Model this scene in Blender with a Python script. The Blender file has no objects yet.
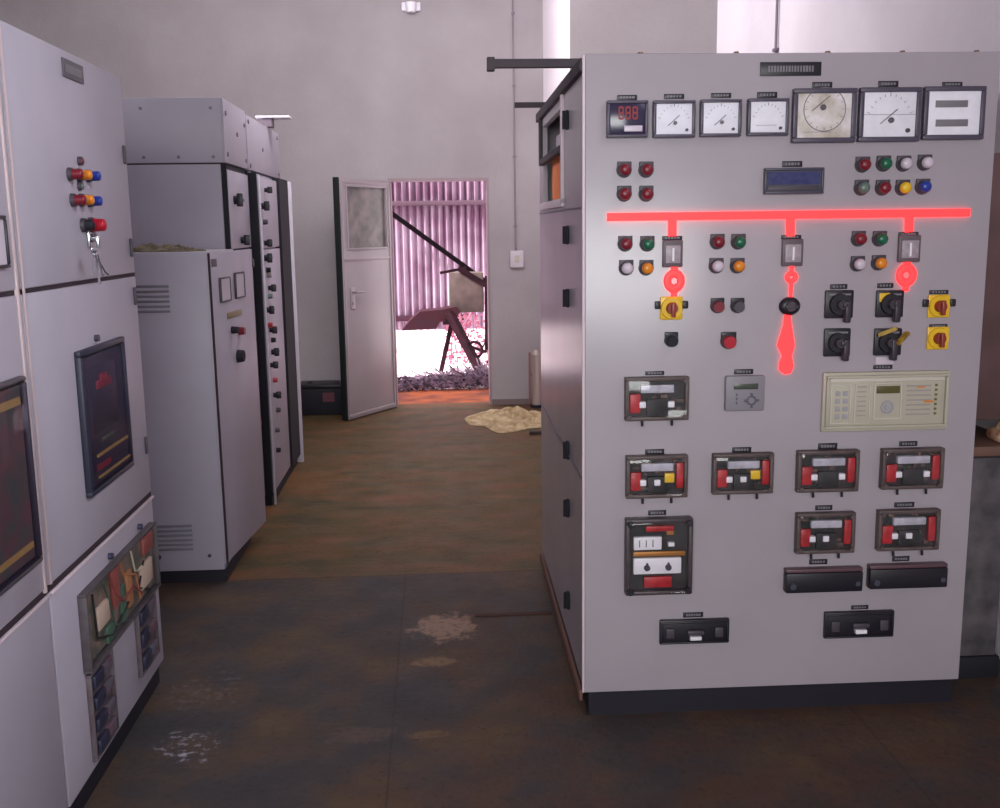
import bpy, bmesh, math, random
from mathutils import Vector, Matrix, noise
random.seed(7)
SC = bpy.context.scene
C = SC.collection
EYE = 1.6

# ------------------------------------------------------------------ camera
FPX, PITCH, ROLL, YAW = 1015.15, math.radians(9.87), math.radians(-0.79), math.radians(3.49)
fwd = Vector((math.sin(YAW)*math.cos(PITCH), math.cos(YAW)*math.cos(PITCH), -math.sin(PITCH)))
r0 = Vector((math.cos(YAW), -math.sin(YAW), 0)); u0 = r0.cross(fwd)
rt = math.cos(ROLL)*r0 + math.sin(ROLL)*u0
up = -math.sin(ROLL)*r0 + math.cos(ROLL)*u0
cd = bpy.data.cameras.new('camera'); cam = bpy.data.objects.new('camera', cd); C.objects.link(cam)
cd.sensor_width = 36; cd.lens = FPX*36/1000; cd.clip_start = .05; cd.clip_end = 200
m = Matrix((rt, up, -fwd)).transposed().to_4x4(); m.translation = Vector((0, 0, EYE))
cam.matrix_world = m
SC.camera = cam

def ray(px, py): return rt*((px-500)/FPX) - up*((py-404)/FPX) + fwd
def on_floor(px, py, z=0.):
    d = ray(px, py); t = (z-EYE)/d.z; return (d.x*t, d.y*t)
def at_depth(px, py, Y):
    d = ray(px, py); t = Y/d.y; return (d.x*t, EYE+d.z*t)

class Frame:
    """Upright face: origin at its lower left corner, local x along it, -y out of it, z up."""
    def __init__(s, x, y, deg):
        s.o = Vector((x, y, 0)); a = math.radians(deg); s.deg = deg
        s.u = Vector((math.cos(a), math.sin(a), 0)); s.n = Vector((-math.sin(a), math.cos(a), 0))
    def p(s, px, py, out=0.):
        d = ray(px, py); e = Vector((0, 0, EYE))
        o = s.o - s.n*out
        t = (o-e).dot(s.n)/d.dot(s.n); w = e + d*t
        return ((w-s.o).dot(s.u), w.z)
    def rect(s, x0, y0, x1, y1):
        a = s.p(x0, (y0+y1)/2)[0]; b = s.p(x1, (y0+y1)/2)[0]
        c = s.p((x0+x1)/2, y0)[1]; d = s.p((x0+x1)/2, y1)[1]
        return a, b, d, c        # x0,x1,z0,z1

# ------------------------------------------------------------------ materials
def lin(c): return tuple(((v/255)/12.92 if v/255 <= .04045 else ((v/255+.055)/1.055)**2.4) for v in c)
MATS = {}
def mat(name, rgb, rough=.5, metal=0., var=.0, scale=6., rgb2=None, bump=0., bscale=60., spec=.5):
    if name in MATS: return MATS[name]
    M = bpy.data.materials.new(name); M.use_nodes = True
    nt = M.node_tree; b = nt.nodes['Principled BSDF']
    c = lin(rgb)
    b.inputs['Roughness'].default_value = rough; b.inputs['Metallic'].default_value = metal
    b.inputs['Specular IOR Level'].default_value = spec
    tc = nt.nodes.new('ShaderNodeTexCoord')
    n = nt.nodes.new('ShaderNodeTexNoise'); n.inputs['Scale'].default_value = scale; n.inputs['Detail'].default_value = 6
    nt.links.new(tc.outputs['Object'], n.inputs['Vector'])
    r = nt.nodes.new('ShaderNodeValToRGB'); nt.links.new(n.outputs['Fac'], r.inputs['Fac'])
    c2 = lin(rgb2) if rgb2 else tuple(v*(1-var) for v in c)
    r.color_ramp.elements[0].position = .35; r.color_ramp.elements[1].position = .65
    r.color_ramp.elements[0].color = (*c2, 1); r.color_ramp.elements[1].color = (*c, 1)
    nt.links.new(r.outputs['Color'], b.inputs['Base Color'])
    if bump:
        n2 = nt.nodes.new('ShaderNodeTexNoise'); n2.inputs['Scale'].default_value = bscale; n2.inputs['Detail'].default_value = 4
        nt.links.new(tc.outputs['Object'], n2.inputs['Vector'])
        bp = nt.nodes.new('ShaderNodeBump'); bp.inputs['Strength'].default_value = bump; bp.inputs['Distance'].default_value = .02
        nt.links.new(n2.outputs['Fac'], bp.inputs['Height']); nt.links.new(bp.outputs['Normal'], b.inputs['Normal'])
    MATS[name] = M; return M
def emis(name, col, s):
    if name in MATS: return MATS[name]
    M = mat(name, (60, 4, 6), .5); b = M.node_tree.nodes['Principled BSDF']
    b.inputs['Emission Color'].default_value = (*col, 1); b.inputs['Emission Strength'].default_value = s
    return M
def glass(name, tint=(1, 1, 1), k=.12):
    if name in MATS: return MATS[name]
    M = bpy.data.materials.new(name); M.use_nodes = True; nt = M.node_tree; nt.nodes.clear()
    o = nt.nodes.new('ShaderNodeOutputMaterial'); t = nt.nodes.new('ShaderNodeBsdfTransparent'); g = nt.nodes.new('ShaderNodeBsdfGlossy')
    t.inputs['Color'].default_value = (*tint, 1); g.inputs['Roughness'].default_value = .08
    mx = nt.nodes.new('ShaderNodeMixShader'); mx.inputs[0].default_value = k
    nt.links.new(t.outputs[0], mx.inputs[1]); nt.links.new(g.outputs[0], mx.inputs[2]); nt.links.new(mx.outputs[0], o.inputs[0])
    MATS[name] = M; return M

paint   = mat('panel_paint', (172, 162, 171), .27, var=.07, scale=2.5, bump=.012, bscale=90)
paintL  = mat('cabinet_paint', (176, 168, 182), .42, var=.09, scale=3., bump=.03, bscale=80)
paintB  = mat('cabinet_paint_cool', (172, 165, 180), .5, var=.08, scale=3.)
seam    = mat('seam_dark', (48, 32, 42), .8)
seamL   = mat('edge_light', (214, 196, 204), .5)
black   = mat('black_plastic', (30, 26, 36), .42)
blackM  = mat('black_matt', (20, 18, 30), .75)
plinthM = mat('plinth_paint', (25, 21, 36), .6, var=.3)
darkg   = mat('dark_grey', (70, 62, 72), .5)
midg    = mat('mid_grey', (120, 114, 122), .5)
white   = mat('white_plastic', (238, 232, 242), .35, var=.05)
dial    = mat('dial_face', (240, 236, 248), .5, var=.08, scale=30)
dialD   = mat('dial_dirty', (238, 230, 234), .5, rgb2=(180, 166, 146), scale=14)
cream   = mat('cream_plastic', (184, 176, 160), .5, var=.08, scale=8)
creamD  = mat('cream_dull', (158, 148, 146), .5)  # duller cream for legend strips and a knob
redP    = mat('red_plastic', (176, 24, 46), .3)
redD    = mat('dark_red_plastic', (120, 22, 40), .35)
redB    = mat('red_block', (190, 40, 50), .4, var=.35, scale=40)
greenP  = mat('green_lens', (26, 96, 70), .3)
greyGn  = mat('grey_green_lens', (98, 116, 108), .3)
orangeP = mat('orange_lens', (222, 132, 30), .3)
yellowP = mat('yellow_plastic', (232, 186, 40), .35)
blueP   = mat('blue_lens', (38, 58, 150), .3)
whiteL  = mat('white_lens', (205, 190, 205), .3)
lcdB    = mat('lcd_blue', (36, 40, 92), .25, rgb2=(56, 62, 110), scale=60)
lcdG    = mat('lcd_olive', (88, 82, 44), .3)
lcdK    = mat('lcd_grey', (70, 76, 66), .3)
brownF  = mat('brown_relay_frame', (94, 78, 78), .5, var=.3, scale=30)
guts    = mat('relay_works', (48, 34, 42), .6, rgb2=(22, 34, 34), scale=45)
chrome  = mat('bright_metal', (200, 200, 205), .25, 1.)
steel   = mat('dull_steel', (110, 100, 108), .45, .6)
ledR    = emis('mimic_red', (1., .016, .018), 4.2)
segR    = emis('segment_red', (.5, .02, .04), .35)
clear   = glass('clear_cover', k=.03)
dglass  = glass('smoked_glass', (.8, .78, .86), .04)

# ------------------------------------------------------------------ mesh helpers
SPLIT = {'bolt', 'roof_bolt', 'roof_rail', 'door_gap', 'edge_strip', 'corner_screw', 'fuse_carrier', 'terminal', 'contact', 'coil', 'reset_pin', 'lug', 'fixing_screw', 'door_lock',
         'side_seam', 'leg', 'status_lamp', 'yellow_strip', 'red_block', 'pale_block', 'green_block', 'brass_strip', 'dial_plate', 'vent_bolt', 'catch', 'legend_strip', 'key', 'warning_mark', 'seam_gap', 'rod', 'door_hinge', 'opening_frame', 'bar_register'}
class MB:
    def __init__(s): s.b = bmesh.new()
    def box(s, x0, x1, y0, y1, z0, z1, bev=0., seg=2):
        if x0 > x1: x0, x1 = x1, x0
        if y0 > y1: y0, y1 = y1, y0
        if z0 > z1: z0, z1 = z1, z0
        r = bmesh.ops.create_cube(s.b, size=1)
        for v in r['verts']:
            v.co = Vector(((x0+x1)/2+v.co.x*(x1-x0), (y0+y1)/2+v.co.y*(y1-y0), (z0+z1)/2+v.co.z*(z1-z0)))
        if bev:
            es = {e for v in r['verts'] for e in v.link_edges}
            bmesh.ops.bevel(s.b, geom=list(es), offset=min(bev, .45*min(x1-x0, y1-y0, z1-z0)), segments=seg, affect='EDGES', profile=.5)
        return s
    def cyl(s, a, b, r, r2=None, seg=20, caps=True):
        a = Vector(a); b = Vector(b); d = b-a
        q = d.to_track_quat('Z', 'Y').to_matrix().to_4x4(); q.translation = (a+b)/2
        bmesh.ops.create_cone(s.b, cap_ends=caps, segments=seg, radius1=r, radius2=r if r2 is None else r2, depth=d.length, matrix=q)
        return s
    def dome(s, c, r, squash=.6, seg=16):
        # half ball bulging to -y
        x = bmesh.ops.create_uvsphere(s.b, u_segments=seg, v_segments=10, radius=r)
        for v in x['verts']: v.co = Vector((c[0]+v.co.x, c[1]+v.co.y*squash, c[2]+v.co.z))
        return s
    def ball(s, c, r, sc=(1, 1, 1)):
        x = bmesh.ops.create_uvsphere(s.b, u_segments=16, v_segments=10, radius=r)
        for v in x['verts']: v.co = Vector((c[0]+v.co.x*sc[0], c[1]+v.co.y*sc[1], c[2]+v.co.z*sc[2]))
        return s
    def tube(s, pts, r, seg=8):
        for a, b in zip(pts[:-1], pts[1:]): s.cyl(a, b, r, seg=seg)
        for p in pts[1:-1]: s.ball(p, r)
        return s
    def bar(s, a, b, w, h):
        """square bar from a to b"""
        a = Vector(a); b = Vector(b); d = b-a
        q = d.to_track_quat('Z', 'Y').to_matrix().to_4x4(); q.translation = (a+b)/2
        r = bmesh.ops.create_cube(s.b, size=1)
        for v in r['verts']: v.co = q @ Vector((v.co.x*w, v.co.y*h, v.co.z*d.length))
        return s
    def ring(s, c, R, r, seg=28, sz=1.):
        """torus facing -y"""
        n = 8; vs = []
        for i in range(seg):
            a = 2*math.pi*i/seg; row = []
            for j in range(n):
                t = 2*math.pi*j/n; rr = R+r*math.cos(t)
                row.append(s.b.verts.new((c[0]+rr*math.cos(a), c[1]+r*math.sin(t)*.6, c[2]+sz*rr*math.sin(a))))
            vs.append(row)
        for i in range(seg):
            for j in range(n):
                s.b.faces.new((vs[i][j], vs[(i+1) % seg][j], vs[(i+1) % seg][(j+1) % n], vs[i][(j+1) % n]))
        return s
    def poly(s, pts, y0, y1):
        """outline of (x,z) points extruded from y0 to y1"""
        a = [s.b.verts.new((x, y0, z)) for x, z in pts]; b = [s.b.verts.new((x, y1, z)) for x, z in pts]
        s.b.faces.new(a); s.b.faces.new(b[::-1]); n = len(pts)
        for i in range(n): s.b.faces.new((a[i], b[i], b[(i+1) % n], a[(i+1) % n]))
        return s
    def stick(s, pts, r):
        """thin three-sided twig through the points, light on geometry"""
        pr = None
        for p in pts:
            p = Vector(p); a = [s.b.verts.new((p.x+r*math.cos(k*2.09)*.7, p.y+r*math.cos(k*2.09)*.7, p.z+r*math.sin(k*2.09))) for k in range(3)]
            if pr:
                for k in range(3): s.b.faces.new((pr[k], a[k], a[(k+1) % 3], pr[(k+1) % 3]))
            else: s.b.faces.new(a)
            pr = a
        s.b.faces.new(pr[::-1]); return s
    def frame(s, x0, x1, z0, z1, w, y0, y1, bev=0.):
        s.box(x0, x1, y0, y1, z1-w, z1, bev); s.box(x0, x1, y0, y1, z0, z0+w, bev)
        s.box(x0, x0+w, y0, y1, z0+w, z1-w, bev); s.box(x1-w, x1, y0, y1, z0+w, z1-w, bev); return s
    def build(s, name, mt, parent=None, label=None, kind=None):
        if parent and name in SPLIT and not getattr(s, 'one', 0): return split(s, name, mt, parent, label)[0]
        bmesh.ops.recalc_face_normals(s.b, faces=s.b.faces)
        me = bpy.data.meshes.new(name); s.b.to_mesh(me); s.b.free()
        for p in me.polygons: p.use_smooth = True
        me.materials.append(mt)
        try: me.set_sharp_from_angle(angle=math.radians(35))
        except Exception: pass
        o = bpy.data.objects.new(name, me); C.objects.link(o)
        if parent: o.parent = parent
        if label: o['label'] = label
        if kind: o['kind'] = kind
        return o
def split(mb, name, mt, parent=None, label=None):
    """every connected piece of the builder becomes an object of its own"""
    src = mb.b; src.verts.ensure_lookup_table(); src.verts.index_update(); seen = set(); out = []
    for v0 in src.verts:
        if v0.index in seen: continue
        st = [v0]; seen.add(v0.index); isl = []
        while st:
            v = st.pop(); isl.append(v)
            for e in v.link_edges:
                w = e.other_vert(v)
                if w.index not in seen: seen.add(w.index); st.append(w)
        m2 = MB(); m2.one = 1; mp = {v.index: m2.b.verts.new(v.co) for v in isl}; fs = {f for v in isl for f in v.link_faces}
        for f in fs: m2.b.faces.new([mp[v.index] for v in f.verts])
        out.append(m2.build(name, mt, parent, label))
    src.free(); return out
def thing(name, label, cat, x=0, y=0, z=0, deg=0, group=None):
    o = bpy.data.objects.new(name, None); o.empty_display_size = .1; C.objects.link(o)
    o.location = (x, y, z); o.rotation_euler = (0, 0, math.radians(deg)); o['label'] = label; o['category'] = cat
    if group: o['group'] = group
    return o
def tag(o, label, cat, group=None, kind=None):
    o['label'] = label; o['category'] = cat
    if group: o['group'] = group
    if kind: o['kind'] = kind
    return o

# ------------------------------------------------------------------ setting
WY = 9.15          # rear wall
def wallmat(name, rgb, rgb2, bump=.15):
    return mat(name, rgb, .85, rgb2=rgb2, scale=1.3, bump=bump, bscale=35)
wm = wallmat('plaster', (170, 162, 166), (156, 147, 151))
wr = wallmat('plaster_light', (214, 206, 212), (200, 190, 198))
cm = wallmat('ceiling_paint', (150, 140, 145), (135, 125, 130))
def wall(name, boxes, mt):
    b = MB()
    for q in boxes: b.box(*q)
    return b.build(name, mt, kind='structure')
DX0, DX1, DZ = -.40, .485, 2.035
wall('wall_back', [(-4.4, DX0, WY, WY+.16, 0, 4.1), (DX1, 1.0, WY, WY+.16, 0, 4.1), (DX0, DX1, WY, WY+.16, DZ, 4.1)], wm)
wall('wall_left', [(-4.4, -4.2, -3.2, WY, 0, 4.1)], wm)
wall('wall_front', [(-4.4, 2.25, -3.4, -3.2, 0, 4.1)], wm)
wall('wall_right', [(2.05, 2.25, -3.2, 7.5, 0, 4.1)], wr)
wall('wall_corner', [(.99, 2.25, 7.5, WY+.16, 0, 4.1)], wallmat('plaster_column_shaded', (148, 140, 143), (138, 130, 132)))  # column plaster darkened, shade of its front face put into the colour
wall('ceiling', [(-4.4, 2.25, -3.4, WY+.16, 4.0, 4.12)], cm)

# floor: one slab with a worn procedural finish
fm = bpy.data.materials.new('worn_concrete'); fm.use_nodes = True
nt = fm.node_tree; N = nt.nodes; L = nt.links; pb = N['Principled BSDF']; pb.inputs['Specular IOR Level'].default_value = .35
tc = N.new('ShaderNodeTexCoord'); sep = N.new('ShaderNodeSeparateXYZ'); L.new(tc.outputs['Object'], sep.inputs[0])
def nz(scale, detail=6, sy=1., rough=.6):
    mp = N.new('ShaderNodeMapping'); mp.inputs['Scale'].default_value = (1, sy, 1); L.new(tc.outputs['Object'], mp.inputs[0])
    n = N.new('ShaderNodeTexNoise'); n.inputs['Scale'].default_value = scale; n.inputs['Detail'].default_value = detail
    n.inputs['Roughness'].default_value = rough; L.new(mp.outputs[0], n.inputs['Vector']); return n.outputs['Fac']
def ramp(f, stops):
    r = N.new('ShaderNodeValToRGB'); L.new(f, r.inputs[0]); e = r.color_ramp.elements
    while len(e) < len(stops): e.new(.5)
    for k, (p, c) in enumerate(stops): e[k].position = p; e[k].color = (*lin(c), 1) if len(c) == 3 else c
    return r.outputs[0]
def mth(op, a, b=None, c=None, clamp=False):
    n = N.new('ShaderNodeMath'); n.operation = op; n.use_clamp = clamp
    for i, v in enumerate((a, b, c)):
        if v is None: continue
        if isinstance(v, (int, float)): n.inputs[i].default_value = v
        else: L.new(v, n.inputs[i])
    return n.outputs[0]
def mix(f, a, b):
    n = N.new('ShaderNodeMix'); n.data_type = 'RGBA'
    for k, v in ((0, f), (6, a), (7, b)):
        if isinstance(v, tuple): n.inputs[k].default_value = (*lin(v), 1)
        elif isinstance(v, (int, float)): n.inputs[k].default_value = v
        else: L.new(v, n.inputs[k])
    return n.outputs[2]
X, Y = sep.outputs[0], sep.outputs[1]
near = ramp(nz(2.6, 10), [(.34, (58, 56, 60)), (.47, (67, 60, 60)), (.57, (82, 65, 54)), (.70, (96, 76, 56))])
far = ramp(nz(2.2, 10, 2.4), [(.33, (64, 56, 36)), (.45, (84, 70, 40)), (.56, (98, 70, 42)), (.68, (116, 76, 50))])
wob = mth('MULTIPLY', mth('SUBTRACT', nz(3.), .5), .12)
isfar = mth('MULTIPLY', mth('SUBTRACT', mth('ADD', Y, wob), 4.56), 30, clamp=True)
col = mix(isfar, near, far)
# red-brown wear toward the right cubicle
redw = mth('MULTIPLY', mth('MULTIPLY', mth('ADD', X, .5), 1.0, clamp=True), mth('MULTIPLY', mth('SUBTRACT', nz(3.5, 8), .42), 5, clamp=True))
col = mix(mth('MULTIPLY', redw, .55), col, (92, 58, 40))
# fine dirt
col = mix(mth('MULTIPLY', mth('SUBTRACT', nz(38, 8), .55), 4, clamp=True), col, (40, 34, 32))
# bare patches and scrapes, plus a painted doorway reflection
def patch(px, py, rx, ry, colr, k=1., nscale=9, thr=.30):
    global col
    x, y = on_floor(px, py)
    dx = mth('DIVIDE', mth('SUBTRACT', X, x), rx); dy = mth('DIVIDE', mth('SUBTRACT', Y, y), ry)
    d = mth('SQRT', mth('ADD', mth('MULTIPLY', dx, dx), mth('MULTIPLY', dy, dy)))
    d = mth('ADD', d, mth('MULTIPLY', mth('SUBTRACT', nz(nscale, 10, 1, .75), .5), 3.2))
    f = mth('MULTIPLY', mth('MULTIPLY', mth('SUBTRACT', 1., d), 3.5, clamp=True), k)
    f = mth('MULTIPLY', f, mth('MULTIPLY', mth('SUBTRACT', nz(nscale*3, 6), thr), 5, clamp=True))
    col = mix(f, col, colr)
patch(446, 628, .13, .15, (150, 120, 104)); patch(433, 662, .08, .05, (124, 96, 72)); patch(474, 684, .05, .06, (96, 72, 58), .7)
patch(186, 748, .11, .11, (196, 186, 206), .9, 10, .52); patch(205, 690, .14, .16, (120, 108, 116), .5, 12, .48)
patch(430, 735, .1, .03, (118, 92, 66), .6, 14); patch(360, 735, .12, .06, (104, 84, 74), .5, 14)
patch(440, 402, .6, .28, (118, 74, 44), .8, 4)  # doorway glow reflected on the floor, painted as an orange-brown patch
patch(310, 480, .3, .3, (124, 80, 44), .55, 6)
# joints between slabs
def joint(c, v, w, a0=None, k=.7, colr=(58, 40, 38)):
    global col
    f = mth('LESS_THAN', mth('ABSOLUTE', mth('SUBTRACT', c, v)), w)
    if a0: f = mth('MULTIPLY', f, mth('LESS_THAN', a0[0], a0[1]))
    col = mix(mth('MULTIPLY', f, k), col, colr)
joint(Y, 4.575, .006, k=.5); joint(X, on_floor(395, 700)[0], .004, (Y, 4.57), .6); joint(X, 1.35, .004, (Y, 4.57), .5)
joint(Y, 4.60, .008, k=.25, colr=(110, 84, 66))  # pale line beside the joint, a highlight painted into the colour
L.new(col, pb.inputs['Base Color'])
L.new(mth('ADD', mth('MULTIPLY', nz(5), .4), .42), pb.inputs['Roughness'])
bp = N.new('ShaderNodeBump'); bp.inputs['Strength'].default_value = .35; bp.inputs['Distance'].default_value = .01
L.new(nz(30, 8), bp.inputs['Height']); L.new(bp.outputs[0], pb.inputs['Normal'])
fb = MB(); fb.box(-4.4, 2.25, -3.4, WY+.16, -.12, 0); fb.build('floor', fm, kind='structure')

# threshold slab, ground outside
red = mat('red_oxide_cement', (176, 84, 34), .8, rgb2=(104, 44, 30), scale=3.5, bump=.3)
MB().box(-1.6, 1.9, WY+.16, 10.15, -.12, -.002).build('floor_threshold', red, kind='structure')
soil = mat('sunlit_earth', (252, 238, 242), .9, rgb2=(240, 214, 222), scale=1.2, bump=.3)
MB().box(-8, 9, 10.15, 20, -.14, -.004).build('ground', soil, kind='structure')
MB().box(.972, .99, 7.5, WY-.001, 0, 4.0).build('column_lit_sheet', mat('column_face_lit', (252, 240, 248), .8), kind='structure')  # near-white sheet paints the light falling on the column's left face
# baseboard-like dark line at the rear wall foot
bs = mat('skirting_dark', (120, 104, 104), .9)
MB().box(DX1+.002, .971, WY-.012, WY, 0, .05).box(-4.2, DX0-.002, WY-.012, WY, 0, .05).build('baseboard_back', bs, kind='structure')
# door lining
lining = mat('door_lining', (150, 128, 136), .5)
MB().box(DX0, DX0+.025, WY-.012, WY+.165, 0, DZ).box(DX1-.02, DX1, WY-.008, WY+.165, 0, DZ).box(DX0, DX1, WY-.01, WY+.165, DZ-.025, DZ).build('trim_1', lining, kind='structure')

# door leaf, swung into the room
lx, ly = -.765, 8.50
hx, hy = -.385, 9.115
ang = math.degrees(math.atan2(hy-ly, hx-lx)); W = math.hypot(hx-lx, hy-ly)
leafm = mat('door_paint', (160, 148, 154), .38, var=.08, scale=3)
FD = Frame(lx, ly, ang)
door = bpy.data.objects.new('door_1', None); C.objects.link(door); door.location = (lx, ly, 0); door.rotation_euler = (0, 0, math.radians(ang))
door['kind'] = 'structure'; door['label'] = 'pale steel door standing open into the room with a small dusty pane'
wx0, wx1, wz0, wz1 = FD.rect(347, 187, 386, 248)
d = MB(); T = .04
d.box(0, W, 0, T, .01, wz0, .004); d.box(0, W, 0, T, wz1, 2.015, .004); d.box(0, wx0, 0, T, wz0, wz1); d.box(wx1, W, 0, T, wz0, wz1)
d.frame(.012, W-.012, .03, 2.0, .022, -.006, 0, .002); d.box(.02, W-.02, -.006, 0, wz0-.10, wz0-.08, .002)
d.build('leaf', leafm, door)
MB().box(-.024, -.002, .0, T+.01, .01, 2.02, .003).build('leaf_edge', mat('leaf_edge_dark', (34, 38, 38), .8, spec=.1), door)
MB().frame(wx0-.012, wx1+.012, wz0-.012, wz1+.012, .016, -.009, 0, .003).build('window_bead', leafm, door)
pane = mat('dusty_pane', (132, 122, 122), .3, rgb2=(96, 92, 92), scale=9)
MB().box(wx0, wx1, .014, .022, wz0, wz1).build('pane', pane, door)
hu, hz = FD.p(352, 297)
h = MB(); h.box(hu-.03, hu+.03, -.012, -.006, hz-.10, hz+.08, .004); h.cyl((hu, -.01, hz+.04), (hu, -.05, hz+.04), .011); h.tube([(hu, -.05, hz+.04), (hu+.11, -.052, hz+.035)], .009)
h.cyl((hu, -.01, hz-.05), (hu, -.02, hz-.05), .014)
h.build('door_handle', mat('worn_alloy', (170, 160, 166), .5, .5), door)

# ------------------------------------------------------------------ generic devices for the switchgear
def nameplate(F, par, r, lettering=True, mt=black):
    x0, x1, z0, z1 = F.rect(*r)
    o = MB().box(x0, x1, -.004, 0, z0, z1, .001).build('name_plate', mt, par)
    if lettering:
        b = MB(); n = max(3, int((x1-x0)/.011)); zc = (z0+z1)/2; hh = (z1-z0)*.22
        for i in range(n):
            xx = x0+(x1-x0)*(.12+.76*(i+.5)/n); w = (x1-x0)/n*random.uniform(.2, .34)
            b.box(xx-w, xx+w, -.0046, -.004, zc-hh, zc+hh)
        b.build('lettering', midg, o)
    return o
def lamp(F, par, px, py, mt, word, R=.0215):
    x, z = F.p(px, py)
    o = MB()
    o.cyl((x, 0, z), (x, -.008, z), R+.002, R+.001, 24)
    o.cyl((x, -.008, z), (x, -.022, z), R-.001, R-.003, 24)
    o.box(x-R, x+R, -.010, 0, z+R*.35, z+R*1.15, .002)
    o = o.build('indicator_lamp', darkg if word != 'black' else black, par, word+' indicator lamp')
    MB().cyl((x, -.02, z), (x, -.030, z), R-.004, R-.005, 24).dome((x, -.030, z), R-.005, .55).build('lens', mt, o)
    return o
def meter(F, par, r, kind):
    x0, x1, z0, z1 = F.rect(*r); w = x1-x0; t = w*.075
    o = MB().frame(x0, x1, z0, z1, t, -.022, 0, .003)
    o.box(x0+t*.5, x1-t*.5, -.012, 0, z0+t*.5, z1-t*.5)
    o = o.build('panel_meter', mat('bezel', (78, 70, 88), .4), par)
    if kind == 'digital':
        MB().box(x0+t, x1-t, -.019, -.012, z0+t, z1-t, .002).build('face', mat('dark_window', (44, 36, 66), .2), o, 'dark digital display window')
        s = MB(); h = z1-z0
        for i in range(3):
            cx = x0+w*(.34+.17*i); cz = z0+h*.66; a = w*.05; b = h*.15
            for dz in (-b, 0, b): s.box(cx-a, cx+a, -.0205, -.019, cz+dz-.003, cz+dz+.003)
            for sx in (-a, a): s.box(cx+sx-.002, cx+sx+.002, -.0205, -.019, cz-b, cz+b)
        s.build('digits', segR, o)
        MB().box(x0+w*.42, x0+w*.86, -.0205, -.019, z0+h*.16, z0+h*.32, .002).build('sticker', whiteL, o)
        return o
    mt = dialD if kind == 'dirty' else dial
    MB().box(x0+t, x1-t, -.016, -.012, z0+t, z1-t, .001).build('face', mt, o)
    sc = MB(); cx = x0+w*.55; cz = z0+w*.30
    if kind == 'bars':
        for a, b in (((933, 101), (965, 108)), ((933, 120), (965, 127))):
            q = F.rect(*a, *b); sc.box(q[0], q[1], -.019, -.016, q[2], q[3], .001)
        return sc.build('register', midg, o) and o
    if kind == 'dirty':
        cz = z0+w*.5; cx = x0+w*.5; sc.ring((cx, -.0165, cz), w*.33, .0014)
        for k in range(16):
            a = 2*math.pi*k/16; sc.bar((cx+w*.27*math.cos(a), -.0167, cz+w*.27*math.sin(a)), (cx+w*.31*math.cos(a), -.0167, cz+w*.31*math.sin(a)), .002, .001)
        sc.bar((x0+w*.18, -.0168, z0+w*.16), (x0+w*.62, -.0168, z0+w*.16), .003, .001)
    else:
        for k in range(11):
            a = math.radians(20+14*k); R1, R2 = w*.40, w*(.47 if k % 5 == 0 else .44)
            sc.bar((x0+w*.5+R1*math.cos(a)*.85, -.0167, cz+R1*math.sin(a)), (x0+w*.5+R2*math.cos(a)*.85, -.0167, cz+R2*math.sin(a)), .0018, .001)
        if kind == 'line': sc.bar((x0+t, -.0167, z0+(z1-z0)*.50), (x1-t, -.0167, z0+(z1-z0)*.5), .003, .001)
        if kind == 'blank': sc.bar((x0+w*.2, -.0167, z0+w*.24), (x0+w*.7, -.0167, z0+w*.24), .003, .001)
    sc.build('scale', mat('dial_ink', (120, 110, 124), .6), o)
    if kind in ('needle', 'line', 'dirty'):
        n = MB(); n.bar((cx-w*.2, -.018, cz-.004), (cx+w*.07, -.018, cz+w*.20), .004, .002); n.cyl((cx-w*.03, -.017, cz+.03*w), (cx-w*.03, -.022, cz+.03*w), w*.045)
        n.build('needle', mat('needle_grey', (92, 84, 96), .4), o)
    if kind != 'dirty':
        MB().cyl((x0+w*.8, -.016, z0+w*.17), (x0+w*.8, -.022, z0+w*.17), w*.035).build('zero_screw', darkg, o)
    MB().box(x0+t*.6, x1-t*.6, -.0235, -.022, z0+t*.6, z1-t*.6).build('glass', glass('meter_glass', k=.012), o)
    return o
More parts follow.
